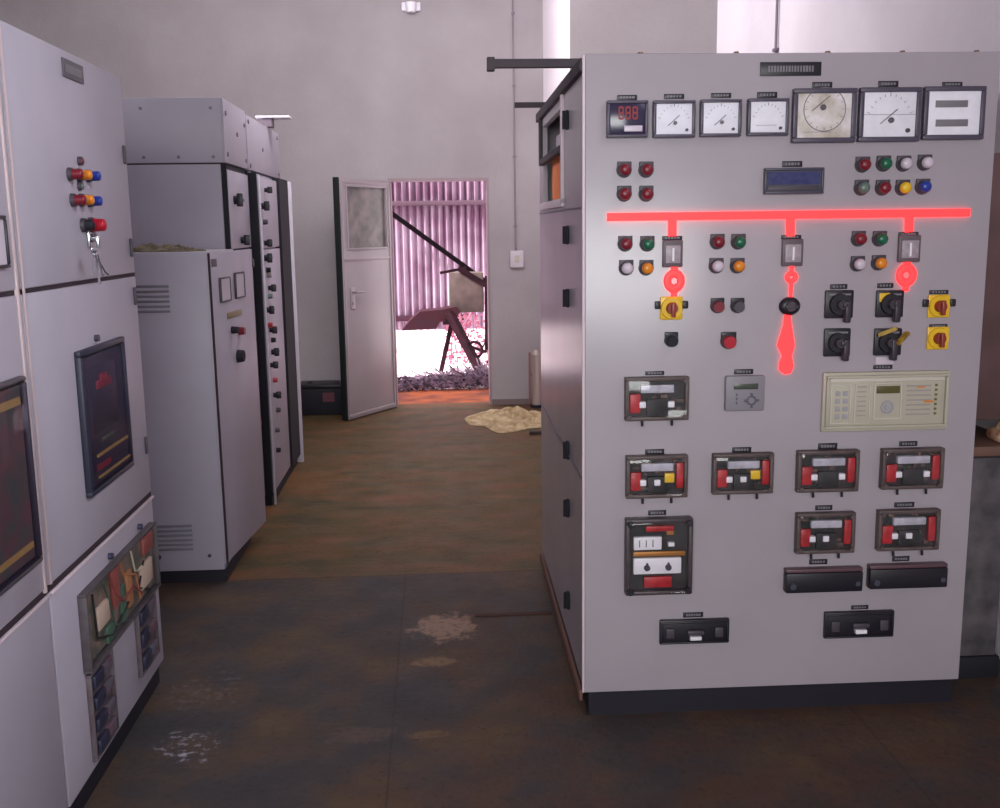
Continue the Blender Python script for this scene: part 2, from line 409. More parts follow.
def relay(F, par, r, style):
    x0, x1, z0, z1 = F.rect(*r); w = x1-x0; h = z1-z0
    o = MB(); o.frame(x0, x1, z0, z1, .012, -.03, 0, .003); o.box(x0+.006, x1-.006, -.006, 0, z0+.006, z1-.006)
    for sx in (x0+.012, x1-.012):
        for sz in (z0+.012, z1-.012): o.cyl((sx, -.03, sz), (sx, -.036, sz), .008, seg=10)
    o = o.build('protection_relay', brownF, par)
    MB().box(x0+.012, x1-.012, -.012, -.006, z0+.012, z1-.012).box(x0+w*.34, x0+w*.68, -.026, -.012, z0+h*.12, z0+h*.5, .003).build('works', guts, o)
    a = MB(); a.box(x0+w*.07, x0+w*.24, -.028, -.012, z0+h*.18, z0+h*.62, .004)
    if style != 'single': a.box(x1-w*.19, x1-w*.07, -.028, -.012, z0+h*.22, z0+h*.82, .004)
    a.build('coil', redB, o)
    MB().box(x0+w*.24, x0+w*.76, -.030, -.012, z0+h*.64, z0+h*.82, .002).build('rating_plate', mat('plate_pale', (196, 190, 206), .5, var=.25, scale=50), o)
    g = MB(); rnd = random.Random(int(r[0]*7+r[1]))
    for i in range(16):
        xx = x0+w*rnd.uniform(.1, .86); zz = z0+h*rnd.uniform(.12, .86); g.box(xx, xx+w*rnd.uniform(.03, .12), -.012-rnd.uniform(.004, .012), -.011, zz, zz+h*rnd.uniform(.03, .09))
    g.one = 1; g.build('mechanism', mat('mechanism', (120, 92, 84), .5, rgb2=(44, 36, 44), scale=60), o, kind='stuff')
    c = MB(); p1, p2 = (.27, .72) if style in ('single', 'wide') else (.27, .5)
    for q in (p1, p2): c.box(x0+w*(q-.05), x0+w*(q+.05), -.031, -.012, z0+h*.30, z0+h*.44, .002)
    c.build('contact', white, o)
    if style == 'yellow': MB().box(x0+w*.62, x0+w*.78, -.028, -.012, z0+h*.36, z0+h*.58, .003).build('flag', yellowP, o)
    s = MB()
    for q in (.27, .74): s.cyl((x0+w*q, -.02, z0+.004), (x0+w*q, -.024, z0-.018), .004, seg=10)
    s.build('reset_pin', blackM, o)
    MB().box(x0+.006, x1-.006, -.040, -.030, z0+.006, z1-.006, .004).build('cover', clear, o)
    return o
def rotary(F, par, px, py, lugs=True):
    x, z = F.p(px, py)
    o = MB().box(x-.035, x+.035, -.008, 0, z-.036, z+.036, .012).cyl((x, -.008, z), (x, -.014, z), .034, .032, 28).build('rotary_switch', yellowP, par, 'yellow rotary switch with red knob')
    MB().cyl((x, -.014, z), (x, -.03, z), .019, .016, 20).box(x-.006, x+.006, -.044, -.028, z-.026, z+.02, .003).build('knob', mat('maroon_knob', (140, 50, 40), .4), o)
    if lugs:
        MB().box(x-.052, x-.034, -.012, 0, z-.002, z+.022, .003).box(x+.034, x+.052, -.012, 0, z-.002, z+.022, .003).build('lug', black, o)
def button(F, par, px, py, mt, word, R=.022):
    x, z = F.p(px, py)
    o = MB().cyl((x, 0, z), (x, -.012, z), R, R-.001, 24).box(x-R*.95, x+R*.95, -.01, 0, z+R*.4, z+R*1.15, .002).build('push_button', black, par, word+' push button')
    MB().cyl((x, -.012, z-.002), (x, -.03, z-.002), R*.82, R*.74, 24).build('cap', mt, o)

# ------------------------------------------------------------------ right-hand control panel
PW, PD, PZ0, PZ1 = 1.262, 1.53, .085, 2.10
FR = Frame(.456, 3.11, -.7)
R = thing('control_panel', 'tall pale grey control panel with meters and a glowing red mimic line', 'control panel', .456, 3.11, 0, -.7)
t = .02
hy0, hy1, hz0, hz1 = .58, 1.36, 1.70, 2.02     # opening in the side toward the aisle
b = MB()
b.box(0, PW, 0, t, PZ0, PZ1, .004)                        # front
b.box(0, PW, PD-t, PD, PZ0, PZ1, .003); b.box(PW-t, PW, t, PD-t, PZ0, PZ1)
b.box(0, PW, 0.001, PD, PZ1-.02, PZ1+.002, .003); b.box(t, PW-t, t, PD-t, PZ0, PZ0+.02)
b.box(0, t, t, hy0, PZ0, PZ1-.02); b.box(0, t, hy1, PD-t, PZ0, PZ1-.02); b.box(0, t, hy0, hy1, PZ0, hz0); b.box(0, t, hy0, hy1, hz1, PZ1-.02)
b.build('housing', paint, R)
MB().box(.015, PW-.015, .012, PD-.01, 0, PZ0).build('plinth', plinthM, R, 'black plinth under the panel')
MB().box(-.012, 0, .045, PD-.02, .035, .075, .003).build('base_rail', mat('rusty_rail', (112, 78, 70), .7), R)
# aisle side: seams, hinges, frame of the opening
MB().box(-.0035, 0, .03, PD-.01, .79, .797).box(-.0035, 0, .03, PD-.01, 1.655, 1.661).box(-.003, 0, .028, .034, PZ0+.02, PZ1-.03).build('side_seam', mat('seam_soft', (128, 120, 134), .7), R)
MB().box(-.008, 0, .0, .012, PZ0, PZ1, .002).build('corner_edge', seamL, R)
sf = Frame(FR.o.x, FR.o.y, 90-.7)
for px, py in ((570, 120), (570, 235), (571, 298), (572, 450), (572, 508), (573, 600)):
    zz = EYE + (ray(px, py).z/ray(px, py).y)*3.53
    MB().box(-.012, 0, .405, .435, zz-.032, zz+.032, .004).cyl((-.014, .42, zz-.03), (-.014, .42, zz+.03), .008, seg=12).build('hinge', blackM, R)
MB().box(-.012, .0, hy0-.03, hy0, hz0-.02, PZ1, .002).box(-.012, 0, hy0-.03, hy1+.02, hz0-.03, hz0, .002).build('opening_frame', seamL, R)
MB().box(-.016, .004, .01, PD-.01, PZ1-.045, PZ1-.008, .003).box(-.016, 0, hy1, hy1+.03, 1.86, PZ1-.04, .003).box(-.016, .01, hy0, hy1+.02, 1.86, 1.885, .003).build('top_rail', mat('rail_dark', (62, 50, 60), .6, var=.4, scale=40), R)
MB().box(.03, .04, hy0+.02, hy1-.1, hz0-.01, 1.90).build('insulating_board', mat('orange_board', (250, 140, 50), .5, rgb2=(226, 112, 60), scale=8), R, 'orange board inside the side opening')
MB().box(.05, .09, 1.0, 1.30, 1.89, 1.98, .01).build('terminal_cover', whiteL, R)
MB().box(.05, .12, .70, .92, 1.90, 1.99, .01).build('terminal_block', redB, R)
# bars that lie across the roof and stick out into the aisle
ba = MB(); ba.box(-.27, .6, .26, .285, PZ1+.003, PZ1+.03, .002); ba.box(-.28, -.255, .255, .29, PZ1-.006, PZ1+.036, .003); ba.build('roof_bar', mat('bar_dark', (66, 56, 64), .7), R)
ba = MB(); ba.box(-.12, .6, 1.36, 1.38, PZ1+.003, PZ1+.025, .002); ba.build('roof_bar', mat('bar_dark', (66, 56, 64), .7), R)
b = MB()
for x in (.17, .46, .74, .97, 1.2): b.cyl((x, .03, PZ1), (x, .03, PZ1+.010), .008, seg=10)
b.build('roof_bolt', mat('rust_bolt', (120, 84, 70), .6), R)

nameplate(FR, R, (760, 62, 821, 76))
for r_, k in (((606, 101, 647, 138), 'digital'), ((652, 101, 694, 138), 'needle'), ((699, 100, 740, 137), 'needle'), ((746, 99, 787, 136), 'blank'),
              ((791, 89, 854, 143), 'dirty'), ((857, 88, 918, 142), 'line'), ((921, 87, 982, 140), 'bars')):
    meter(FR, R, r_, k)
for r_ in ((617, 95, 637, 100), (664, 94, 684, 99), (711, 93, 731, 98), (757, 92, 777, 98), (812, 82, 832, 88), (878, 81, 898, 87), (942, 82, 962, 87),
           (782, 161, 802, 167), (645, 371, 664, 375), (645, 449, 664, 454), (732, 447, 751, 452), (818, 443, 837, 449), (899, 441, 917, 446), (815, 505, 832, 510), (894, 502, 914, 507),
           (648, 510, 666, 515), (734, 369, 753, 374), (809, 559, 827, 564), (892, 556, 909, 561), (683, 612, 703, 617), (851, 605, 868, 609),
           (830, 284, 847, 289), (877, 283, 893, 288), (873, 365, 892, 369), (929, 290, 948, 294), (929, 324, 947, 328), (662, 236, 682, 240), (781, 235, 801, 239), (898, 232, 918, 236)):
    nameplate(FR, R, r_)
for px, py, mt, w in ((624, 170, redD, 'red'), (646, 170, redD, 'red'), (624, 194, redD, 'red'), (646, 194, redD, 'red'),
    (862, 165, redD, 'red'), (883, 164, greenP, 'green'), (903, 164, whiteL, 'white'), (924, 163, whiteL, 'white'),
    (861, 188, greyGn, 'grey green'), (882, 188, redD, 'red'), (902, 188, yellowP, 'yellow'), (922, 187, blueP, 'blue'),
    (625, 244, redD, 'red'), (647, 244, greenP, 'green'), (626, 268, whiteL, 'white'), (646, 268, orangeP, 'orange'),
    (717, 242, redD, 'red'), (738, 242, greenP, 'green'), (716, 266, whiteL, 'white'), (737, 266, orangeP, 'orange'),
    (858, 239, redD, 'red'), (879, 239, greenP, 'green'), (857, 264, whiteL, 'white'), (878, 263, orangeP, 'orange')):
    lamp(FR, R, px, py, mt, w)
# display above the mimic
x0, x1, z0, z1 = FR.rect(763, 168, 822, 194)
o = MB().frame(x0, x1, z0, z1, .008, -.02, 0, .002).box(x0+.004, x1-.004, -.012, 0, z0+.004, z1-.004).build('annunciator', mat('display_frame', (70, 66, 84), .4), R, 'small dark display with blue screen')
MB().box(x0+.012, x1-.012, -.014, -.012, z0+.028, z1-.012).build('screen', lcdB, o)
MB().box(x0+.012, x1-.012, -.015, -.012, z0+.010, z0+.024, .001).build('key_strip', darkg, o)
# glowing mimic
def led(pts, w, d=.006): 
    b = MB()
    for a, c in zip(pts[:-1], pts[1:]):
        A = FR.p(*a); B = FR.p(*c); b.bar((A[0], -d/2, A[1]), (B[0], -d/2, B[1]), w if abs(A[0]-B[0]) < .05 else d, d if abs(A[0]-B[0]) < .05 else w)
    return b
def ledbar(a, c, wpx):
    A = FR.p(*a); B = FR.p(*c); hw = wpx*.00156
    v = Vector((B[0]-A[0], 0, B[1]-A[1])).normalized(); n = Vector((-v.z, 0, v.x))*hw
    P = [(A[0]+n.x, A[1]+n.z), (B[0]+n.x, B[1]+n.z), (B[0]-n.x, B[1]-n.z), (A[0]-n.x, A[1]-n.z)]
    return P
b = MB().poly(ledbar((607, 217), (969, 212.5), 7.5), -.008, 0); b.build('mimic_busbar', ledR, R, 'glowing red horizontal mimic line')
for a, c in (((672, 219), (672, 236)), ((790, 218), (790, 236)), ((908.5, 216), (908.5, 232))):
    MB().poly(ledbar(a, c, 8), -.0075, 0).build('mimic_feeder', ledR, R, 'glowing red vertical mimic line')
for px, py, rr in ((674, 281, .027), (791, 277, .017), (906, 275, .027)):
    x, z = FR.p(px, py); b = MB().ring((x, -.004, z), rr*.78, rr*.44, sz=1.1 if px != 791 else .9)
    top = FR.p(px, {674: 267, 791: 266, 906: 261}[px]); bot = FR.p(px, {674: 299, 791: 298, 906: 291}[px])
    hw = .011 if px != 791 else .006
    b.poly([(x-hw, z-rr*.9), (x+hw, z-rr*.9), (x+hw*.7, bot[1]), (x-hw*.7, bot[1])], -.006, 0)
    b.poly([(x-hw, top[1]), (x+hw, top[1]), (x+hw, z+rr*.9), (x-hw, z+rr*.9)], -.006, 0)
    b.build('mimic_symbol', ledR, R, 'glowing red ring symbol')
def fz(px, py): return FR.p(px, py)
pts = [(784, 315), (790, 315), (791, 325), (794, 345), (791, 356), (793, 366), (790, 373), (784, 374), (779, 370), (779, 363), (782, 356), (777, 345), (783, 325)]
MB().poly([fz(*q) for q in pts], -.007, 0).build('mimic_arrow', ledR, R, 'glowing red arrow symbol')
# breaker position indicators
for r_ in ((662, 240, 682, 267), (781, 239, 802, 266), (897, 235, 919, 262)):
    x0, x1, z0, z1 = FR.rect(*r_); o = MB().box(x0, x1, -.014, 0, z0, z1, .004).build('position_indicator', mat('indicator_frame', (98, 84, 92), .5), R)
    MB().box(x0+.008, x1-.008, -.018, -.014, z0+.012, z1-.016, .003).build('indicator_window', mat('indicator_face', (172, 156, 166), .4, var=.25, scale=60), o)
    MB().box((x0+x1)/2-.003, (x0+x1)/2+.003, -.020, -.018, z0+.018, z1-.024).build('pointer', white, o)
rotary(FR, R, 671, 308); rotary(FR, R, 938, 306); rotary(FR, R, 937, 338, False)
button(FR, R, 671, 340, blackM, 'black'); button(FR, R, 717, 306, redD, 'red'); button(FR, R, 737, 306, darkg, 'black'); button(FR, R, 728, 341, redP, 'red', .025)
x, z = FR.p(789, 306)
o = MB().ball((x, -.006, z), .034, (1, .45, .85)).build('discrepancy_switch', black, R, 'round black switch in the mimic line')
MB().cyl((x, -.015, z), (x, -.026, z), .017, .015).box(x-.02, x+.02, -.034, -.024, z-.004, z+.004, .002).build('knob', darkg, o)
def cam_switch(r_, yellow, px):
    x0, x1, z0, z1 = FR.rect(*r_); w = x1-x0; cx = (x0+x1)/2; cz = (z0+z1)/2
    o = MB().box(x0, x1, -.014, 0, z0, z1, .004).cyl((cx, -.014, cz), (cx, -.024, cz), w*.38, w*.36, 28).build('selector_switch', black, R, 'square black selector switch')
    q = FR.p(px, 300)[0]
    MB().box(q-.009, q+.009, -.050, -.022, cz-.055, cz+.012, .004).cyl((cx, -.024, cz), (cx, -.045, cz), .015).box(min(cx, q), max(cx, q), -.05, -.03, cz-.008, cz+.008, .003).build('handle', mat('handle_dark', (52, 44, 54), .45), o)
    MB().box(x0+.01, x1-.01, -.0148, -.014, z1-.016, z1-.010).box(x0+.012, x0+.03, -.0148, -.014, cz-.003, cz+.003).build('marking', midg, o)
    if yellow == 1: MB().box(x0+.006, x0+.04, -.017, -.014, cz+.006, cz+.034, .002).build('tag', yellowP, o)
    if yellow == 2: MB().bar((x0+.004, -.03, cz+.024), (x0+.05, -.055, cz+.048), .016, .012).bar((cx+.012, -.052, cz-.002), (x1+.01, -.03, cz+.03), .014, .01).build('lever', mat('worn_yellow', (196, 160, 40), .5, rgb2=(120, 84, 40), scale=30), o)
cam_switch((824, 290, 852, 318), 0, 843); cam_switch((823, 328, 849, 356), 0, 843)
cam_switch((875, 290, 902, 317), 1, 892); cam_switch((873, 328, 900, 355), 2, 891)
x0, x1, z0, z1 = FR.rect(875, 357, 893, 364); MB().box(x0, x1, -.006, 0, z0, z1, .001).build('label_strip', whiteL, R)
for r_, s in (((624, 376, 687, 419), 'single'), ((625, 454, 686, 496), 'yellow'), ((711, 452, 771, 492), 'yellow'), ((795, 449, 856, 490), 'wide'), ((879, 447, 940, 487), 'wide'),
              ((794, 511, 852, 551), 'narrow'), ((875, 508, 936, 548), 'narrow')):
    relay(FR, R, r_, s)
# tall relay lower left
x0, x1, z0, z1 = FR.rect(624, 516, 690, 591); w = x1-x0; h = z1-z0
o = MB().frame(x0, x1, z0, z1, .014, -.04, 0, .004).box(x0+.008, x1-.008, -.008, 0, z0+.008, z1-.008).build('overcurrent_relay', mat('relay_frame_dark', (74, 62, 68), .45, var=.3, scale=30), R, 'tall relay with clear cover and two white dials')
g = MB()
for sx in (x0+.014, x1-.014):
    for sz in (z0+.014, z1-.014): g.cyl((sx, -.04, sz), (sx, -.048, sz), .011, seg=12)
g.build('corner_screw', blackM, o)
MB().box(x0+.014, x1-.014, -.014, -.008, z0+.014, z1-.014).build('works', guts, o)
MB().box(x0+w*.3, x0+w*.72, -.03, -.014, z0+h*.83, z0+h*.90, .002).box(x0+w*.28, x0+w*.7, -.03, -.014, z0+h*.09, z0+h*.23, .003).build('coil', redB, o)
MB().box(x0+w*.12, x0+w*.9, -.026, -.014, z0+h*.50, z0+h*.56, .002).box(x0+w*.62, x0+w*.72, -.026, -.014, z0+h*.78, z0+h*.83).build('brass_strip', mat('brass', (180, 120, 60), .4, .4), o)
MB().box(x0+w*.12, x0+w*.54, -.03, -.014, z0+h*.59, z0+h*.76, .003).box(x0+w*.12, x0+w*.84, -.03, -.014, z0+h*.27, z0+h*.48, .003).box(x0+w*.64, x0+w*.73, -.031, -.014, z0+h*.63, z0+h*.68, .001).build('dial_plate', white, o)
g = MB()
for q in (.32, .64): g.cyl((x0+w*q, -.03, z0+h*.36), (x0+w*q, -.038, z0+h*.36), .010, seg=14).box(x0+w*q-.003, x0+w*q+.003, -.042, -.03, z0+h*.34, z0+h*.42)
for q in (.2, .3, .4): g.box(x0+w*q, x0+w*q+.003, -.0305, -.03, z0+h*.63, z0+h*.72)
g.build('setting_knob', mat('knob_slate', (70, 64, 84), .4), o)
MB().box(x0+.006, x1-.006, -.054, -.040, z0+.006, z1-.006, .005).build('cover', clear, o)
# small digital relay
x0, x1, z0, z1 = FR.rect(724, 375, 763, 410); w = x1-x0; h = z1-z0
o = MB().box(x0, x1, -.02, 0, z0, z1, .005).build('digital_timer', mat('timer_grey', (136, 130, 140), .5), R, 'small grey digital relay with screen and keypad')
MB().box(x0+w*.2, x0+w*.82, -.022, -.02, z0+h*.62, z0+h*.78, .001).build('screen', lcdK, o)
g = MB().ring((x0+w*.66, -.021, z0+h*.3), .013, .003)
for i in range(3): g.box(x0+w*.26, x0+w*.30, -.022, -.02, z0+h*(.2+.12*i), z0+h*(.27+.12*i))
for a in range(4): q = math.pi/2*a; g.box(x0+w*.66+.02*math.cos(q)-.004, x0+w*.66+.02*math.cos(q)+.004, -.023, -.02, z0+h*.3+.02*math.sin(q)-.004, z0+h*.3+.02*math.sin(q)+.004, .001)
g.build('keypad', mat('key_grey', (94, 90, 104), .5), o)
# large cream numerical relay
x0, x1, z0, z1 = FR.rect(821, 371, 947, 430); w = x1-x0; h = z1-z0
o = MB().box(x0, x1, -.014, 0, z0, z1, .005).frame(x0+w*.02, x1-w*.02, z0+h*.06, z1-h*.05, .009, -.026, -.014, .003).build('numerical_relay', cream, R, 'wide cream relay with screen, keypad and lamp column')
MB().box(x0+w*.42, x0+w*.60, -.020, -.014, z0+h*.64, z0+h*.76, .001).build('screen', lcdG, o)
MB().frame(x0+w*.06, x0+w*.22, z0+h*.14, z0+h*.80, .004, -.018, -.014, .001).frame(x0+w*.40, x0+w*.62, z0+h*.2, z0+h*.82, .004, -.018, -.014, .001).frame(x0+w*.25, x0+w*.37, z0+h*.14, z0+h*.80, .003, -.018, -.014, .001).box(x0+w*.05, x0+w*.95, -.018, -.014, z0+h*.84, z0+h*.90, .001).build('membrane_border', mat('cream_light', (204, 196, 186), .5), o)
g = MB().ring((x0+w*.51, -.016, z0+h*.40), .018, .004).cyl((x0+w*.51, -.014, z0+h*.4), (x0+w*.51, -.018, z0+h*.4), .010)
for i in range(4):
    for j in range(2): g.box(x0+w*(.10+.06*j), x0+w*(.135+.06*j), -.018, -.014, z0+h*(.22+.13*i), z0+h*(.30+.13*i), .001)
g.build('key', mat('cream_keys', (160, 158, 166), .5), o)
g = MB()
for i in range(7):
    zz = z0+h*(.26+.08*i); g.box(x0+w*.66, x0+w*.85, -.0155, -.014, zz, zz+h*.025)
    g.box(x0+w*.27, x0+w*.34, -.0155, -.014, zz, zz+h*.02)
g.build('legend_strip', creamD, o)
g = MB()
for i in range(7):
    zz = z0+h*(.26+.08*i); g.box(x0+w*.88, x0+w*.90, -.018, -.014, zz, zz+h*.04, .001)
g.build('status_lamp', mat('olive_led', (110, 110, 60), .4), o)
MB().box(x0+w*.8, x0+w*.87, -.016, -.014, z0+h*.47, z0+h*.50).box(x0+w*.74, x0+w*.80, -.016, -.014, z0+h*.72, z0+h*.74).build('warning_mark', orangeP, o)
# long terminal covers
for r_ in ((783, 566, 859, 589), (866, 562, 943, 585)):
    x0, x1, z0, z1 = FR.rect(*r_)
    o = MB().box(x0, x1, -.035, 0, z0, z1-.012, .005).build('terminal_cover', black, R, 'long black terminal cover')
    MB().box(x0, x1, -.030, 0, z1-.0118, z1, .003).build('hood', mat('hood_brown', (92, 66, 74), .4), o)
    MB().cyl((x0+.022, -.035, z0+.024), (x0+.022, -.04, z0+.024), .010).cyl((x1-.018, -.035, z0+.028), (x1-.018, -.04, z0+.028), .008).build('fixing_screw', mat('screw_slate', (90, 92, 108), .35, .5), o)
for r_ in ((659, 618, 728, 642), (823, 610, 892, 636)):
    x0, x1, z0, z1 = FR.rect(*r_); w = x1-x0; h = z1-z0
    o = MB().box(x0, x1, -.018, 0, z0, z1, .004).frame(x0+.004, x1-.004, z0+.004, z1-.004, .006, -.024, -.018, .002).build('test_block', black, R, 'black test block with pale catch')
    MB().box(x0+w*.38, x0+w*.62, -.034, -.018, z0+h*.44, z0+h*.62, .004).box(x0+w*.08, x0+w*.2, -.028, -.018, z0+h*.3, z0+h*.7, .003).box(x0+w*.78, x0+w*.9, -.028, -.018, z0+h*.3, z0+h*.7, .003).build('catch', darkg, o)
    MB().box(x0+w*.42, x0+w*.58, -.036, -.018, z0+h*.24, z0+h*.38, .001).build('catch_label', white, o)

# ------------------------------------------------------------------ left row of cubicles
AX = -1.01
def cubicle(y0, y1, label, name='switchgear_cubicle'):
    T_ = thing(name, label, 'switchgear cabinet', AX, y0, 0, 90, 'switchgear cubicles at the left')
    w = y1-y0
    MB().box(.004, w-.002, .028, .85, .08, 2.085, .004).build('housing', paintL, T_)
    MB().box(.01, w-.01, .02, .83, 0, .08).build('plinth', plinthM, T_, 'black plinth')
    g = .004
    for nm, a, b in (('door', 1.466, 2.10), ('door', .708, 1.455), ('door', .085, .690)):
        MB().box(g, w-g, 0, .028, a, b, .006).build(nm, paintL, T_)
    MB().box(.001, w-.001, .004, .03, 1.455, 1.466).box(.001, w-.001, .004, .03, .690, .708).build('door_gap', seam, T_)
    MB().box(.002, w-.002, -.007, .002, .684, .692, .002).build('drip_edge', seamL, T_)
    return T_
A2 = cubicle(2.555, 3.52, 'pale cubicle with coloured lamps and square relay window, left of the aisle')
A1 = cubicle(1.60, 2.55, 'nearest pale cubicle at left edge, with a tall dark relay window')
FA2 = Frame(AX, 2.555, 90); FA1 = Frame(AX, 1.60, 90)
MB().box(.93-.006, .93+.006, -.004, .03, .70, 2.1, .002).build('edge_strip', mat('edge_strip', (200, 178, 180), .5), A1)
MB().box(.93-.935+.012, .018, -.003, .001, .71, 2.08, .001).build('edge_strip', mat('edge_strip', (200, 178, 180), .5), A2)
nameplate(FA2, A2, (62, 62, 82, 80), mt=mat('plate_grey', (88, 84, 92), .5))
def knob_lamp(px, py, mt, word, R=.0145, out=.034, F=FA2, T_=A2):
    x, z = F.p(px, py, out*.6)
    o = MB().cyl((x, 0, z), (x, -.012, z), R+.004, R+.003, 20).build('indicator_lamp', darkg, T_, word+' lamp')
    MB().cyl((x, -.012, z), (x, -out, z), R, R*.94, 20).dome((x, -out, z), R*.94, .5).build('lens', mt, o)
for px, py, mt, w_ in ((76, 174, redD, 'dark red'), (85, 175, orangeP, 'orange'), (94, 176, blueP, 'blue'), (79, 200, redD, 'dark red'), (87, 200, orangeP, 'orange'), (95.5, 201, blueP, 'blue')):
    knob_lamp(px, py, mt, w_)
for px, py, mt, w_ in ((81, 161, redD, 'small maroon'), (81, 186, greyGn, 'small grey green')):
    knob_lamp(px, py, mt, w_, .009, .012)
knob_lamp(88, 225, blackM, 'black', .016, .028); knob_lamp(98, 225, redP, 'bright red', .019, .04)
# lock handle
x, z = FA2.p(88, 238)
MB().box(x-.015, x+.015, -.010, 0, z-.03, z+.03, .004).cyl((x, -.010, z), (x, -.026, z), .012).box(x-.006, x+.006, -.032, -.022, z-.03, z+.008, .003).build('lock_handle', chrome, A2)
for py in (112, 242, 282):
    pass
o = MB()
for zz in (1.85, 1.55, 1.39, .88): o.box(.935-.018, .935-.004, -.008, 0, zz-.03, zz+.03, .003)
o.build('door_hinge', darkg, A2)
# padlock and keys hanging from the handle
x, z = FA2.p(93, 246, .05)
K = thing('key_bunch', 'bunch of keys on a cord hanging from the lamp door of the left cubicle', 'keys', AX+.05, 2.555+x, z, 90)
k = MB().ring((0, 0, -.012), .014, .002)
k.build('key_ring', chrome, K)
for i, (a, l) in enumerate(((-.5, .06), (.15, .085), (.5, .07))):
    k = MB(); e = (math.sin(a)*l, -.003-.003*i, -.024-math.cos(a)*l); s0 = (math.sin(a)*.012, -.003-.003*i, -.024)
    k.bar(s0, e, .006, .002); k.cyl((s0[0], s0[1]-.001, s0[2]), (s0[0], s0[1]+.001, s0[2]), .012); k.bar(e, (e[0]+.008, e[1], e[2]+.004), .005, .002)
    k.build('key', chrome, K)
MB().tube([(.01, -.003, -.02), (.04, -.004, -.05), (.08, -.002, -.075), (.115, 0, -.085)], .0022).build('cord', mat('green_cord', (66, 78, 72), .8), K)
# relay window on the middle door
x0, x1, z0, z1 = 2.872-2.555, 3.285-2.555, .855, 1.275; w = x1-x0; h = z1-z0
o = MB().frame(x0, x1, z0, z1, .016, -.018, 0, .003).box(x0+.01, x1-.01, -.004, 0, z0+.01, z1-.01).build('relay_window', mat('window_frame_slate', (42, 44, 62), .45), A2, 'dark framed relay window with yellow strips')
MB().box(x0+.024, x1-.024, -.010, -.004, z0+.024, z1-.024).build('works', mat('window_works', (62, 52, 78), .5, rgb2=(44, 60, 70), scale=14), o)
MB().box(x0+w*.3, x0+w*.62, -.018, -.01, z0+h*.70, z0+h*.76, .004).box(x0+w*.38, x0+w*.52, -.02, -.01, z0+h*.74, z0+h*.8, .004).box(x0+w*.2, x0+w*.5, -.013, -.01, z0+h*.14, z0+h*.18).build('red_flag', mat('flag_red', (176, 50, 66), .5), o)
MB().box(x0+w*.22, x1-w*.08, -.015, -.01, z0+h*.235, z0+h*.255).box(x0+w*.22, x1-w*.06, -.015, -.01, z0+h*.085, z0+h*.10).build('yellow_strip', mat('strip_yellow', (216, 178, 96), .5), o)
MB().box(x0+w*.35, x0+w*.62, -.015, -.01, z0+h*.33, z0+h*.35).build('green_strip', mat('strip_green', (96, 116, 96), .5), o)
MB().box(x0+w*.2, x0+w*.75, -.013, -.01, z0+h*.4, z0+h*.86, .002).build('inner_plate', mat('inner_plate', (50, 50, 68), .4), o)
MB().box(x0+.02, x1-.02, -.022, -.020, z0+.02, z1-.02).build('glass', dglass, o)
q = FA2.p(95, 338); MB().cyl((q[0], 0, q[1]), (q[0], -.012, q[1]), .010).build('screw', darkg, A2)
# lower door devices
def g_(y): return y-2.555
x0, x1, z0, z1 = g_(2.735), g_(3.455), .385, .615; w = x1-x0; h = z1-z0
o = MB().frame(x0, x1, z0, z1, .007, -.026, 0, .002).box(x0+.01, x1-.01, -.004, 0, z0+.01, z1-.01).build('meter_window', mat('worn_frame', (84, 76, 82), .5, var=.3, scale=30), A2, 'clear fronted compartment full of coloured relay works')
MB().box(x0+.014, x1-.014, -.008, -.004, z0+.014, z1-.014).build('works', mat('comp_works', (140, 116, 108), .6, rgb2=(76, 84, 76), scale=16), o)
MB().box(x0+w*.14, x0+w*.28, -.020, -.008, z0+h*.36, z0+h*.66, .004).box(x0+w*.74, x0+w*.92, -.018, -.008, z0+h*.2, z0+h*.55, .003).build('pale_block', mat('pale_block', (200, 176, 160), .5), o)
MB().box(x0+w*.34, x0+w*.43, -.02, -.008, z0+h*.4, z0+h*.92, .004).box(x0+w*.80, x0+w*.96, -.02, -.008, z0+h*.66, z0+h*.92, .006).build('red_block', mat('brick_red', (146, 74, 70), .5), o)
MB().box(x0+w*.53, x0+w*.60, -.02, -.008, z0+h*.2, z0+h*.7, .004).build('orange_block', mat('rust_orange', (168, 112, 76), .5), o)
MB().box(x0+w*.44, x0+w*.51, -.018, -.008, z0+h*.12, z0+h*.6, .004).box(x0+w*.24, x0+w*.34, -.018, -.008, z0+h*.06, z0+h*.28, .003).build('green_block', mat('moss_green', (70, 100, 84), .5), o)
for k, (c_, pt) in enumerate(((mat('wire_red', (140, 62, 60), .6), ((.30, .95), (.36, .6), (.46, .4), (.60, .45), (.72, .2))), (mat('wire_green', (62, 84, 74), .6), ((.22, .9), (.30, .5), (.33, .2), (.5, .08))), (mat('wire_orange', (176, 108, 70), .6), ((.45, .95), (.50, .7), (.66, .55), (.70, .15))), (blackM, ((.1, .9), (.12, .3), (.3, .12), (.55, .3))), (cream, ((.62, .92), (.66, .6), (.76, .5))), (blackM, ((.80, .6), (.7, .3), (.86, .1))))):
    MB().tube([(x0+w*a_, -.020+.001*k, z0+h*b_) for a_, b_ in pt], .0034, 6).build('wire', c_, o)
MB().box(x0+.01, x1-.01, -.027, -.025, z0+.01, z1-.01).build('cover', clear, o)
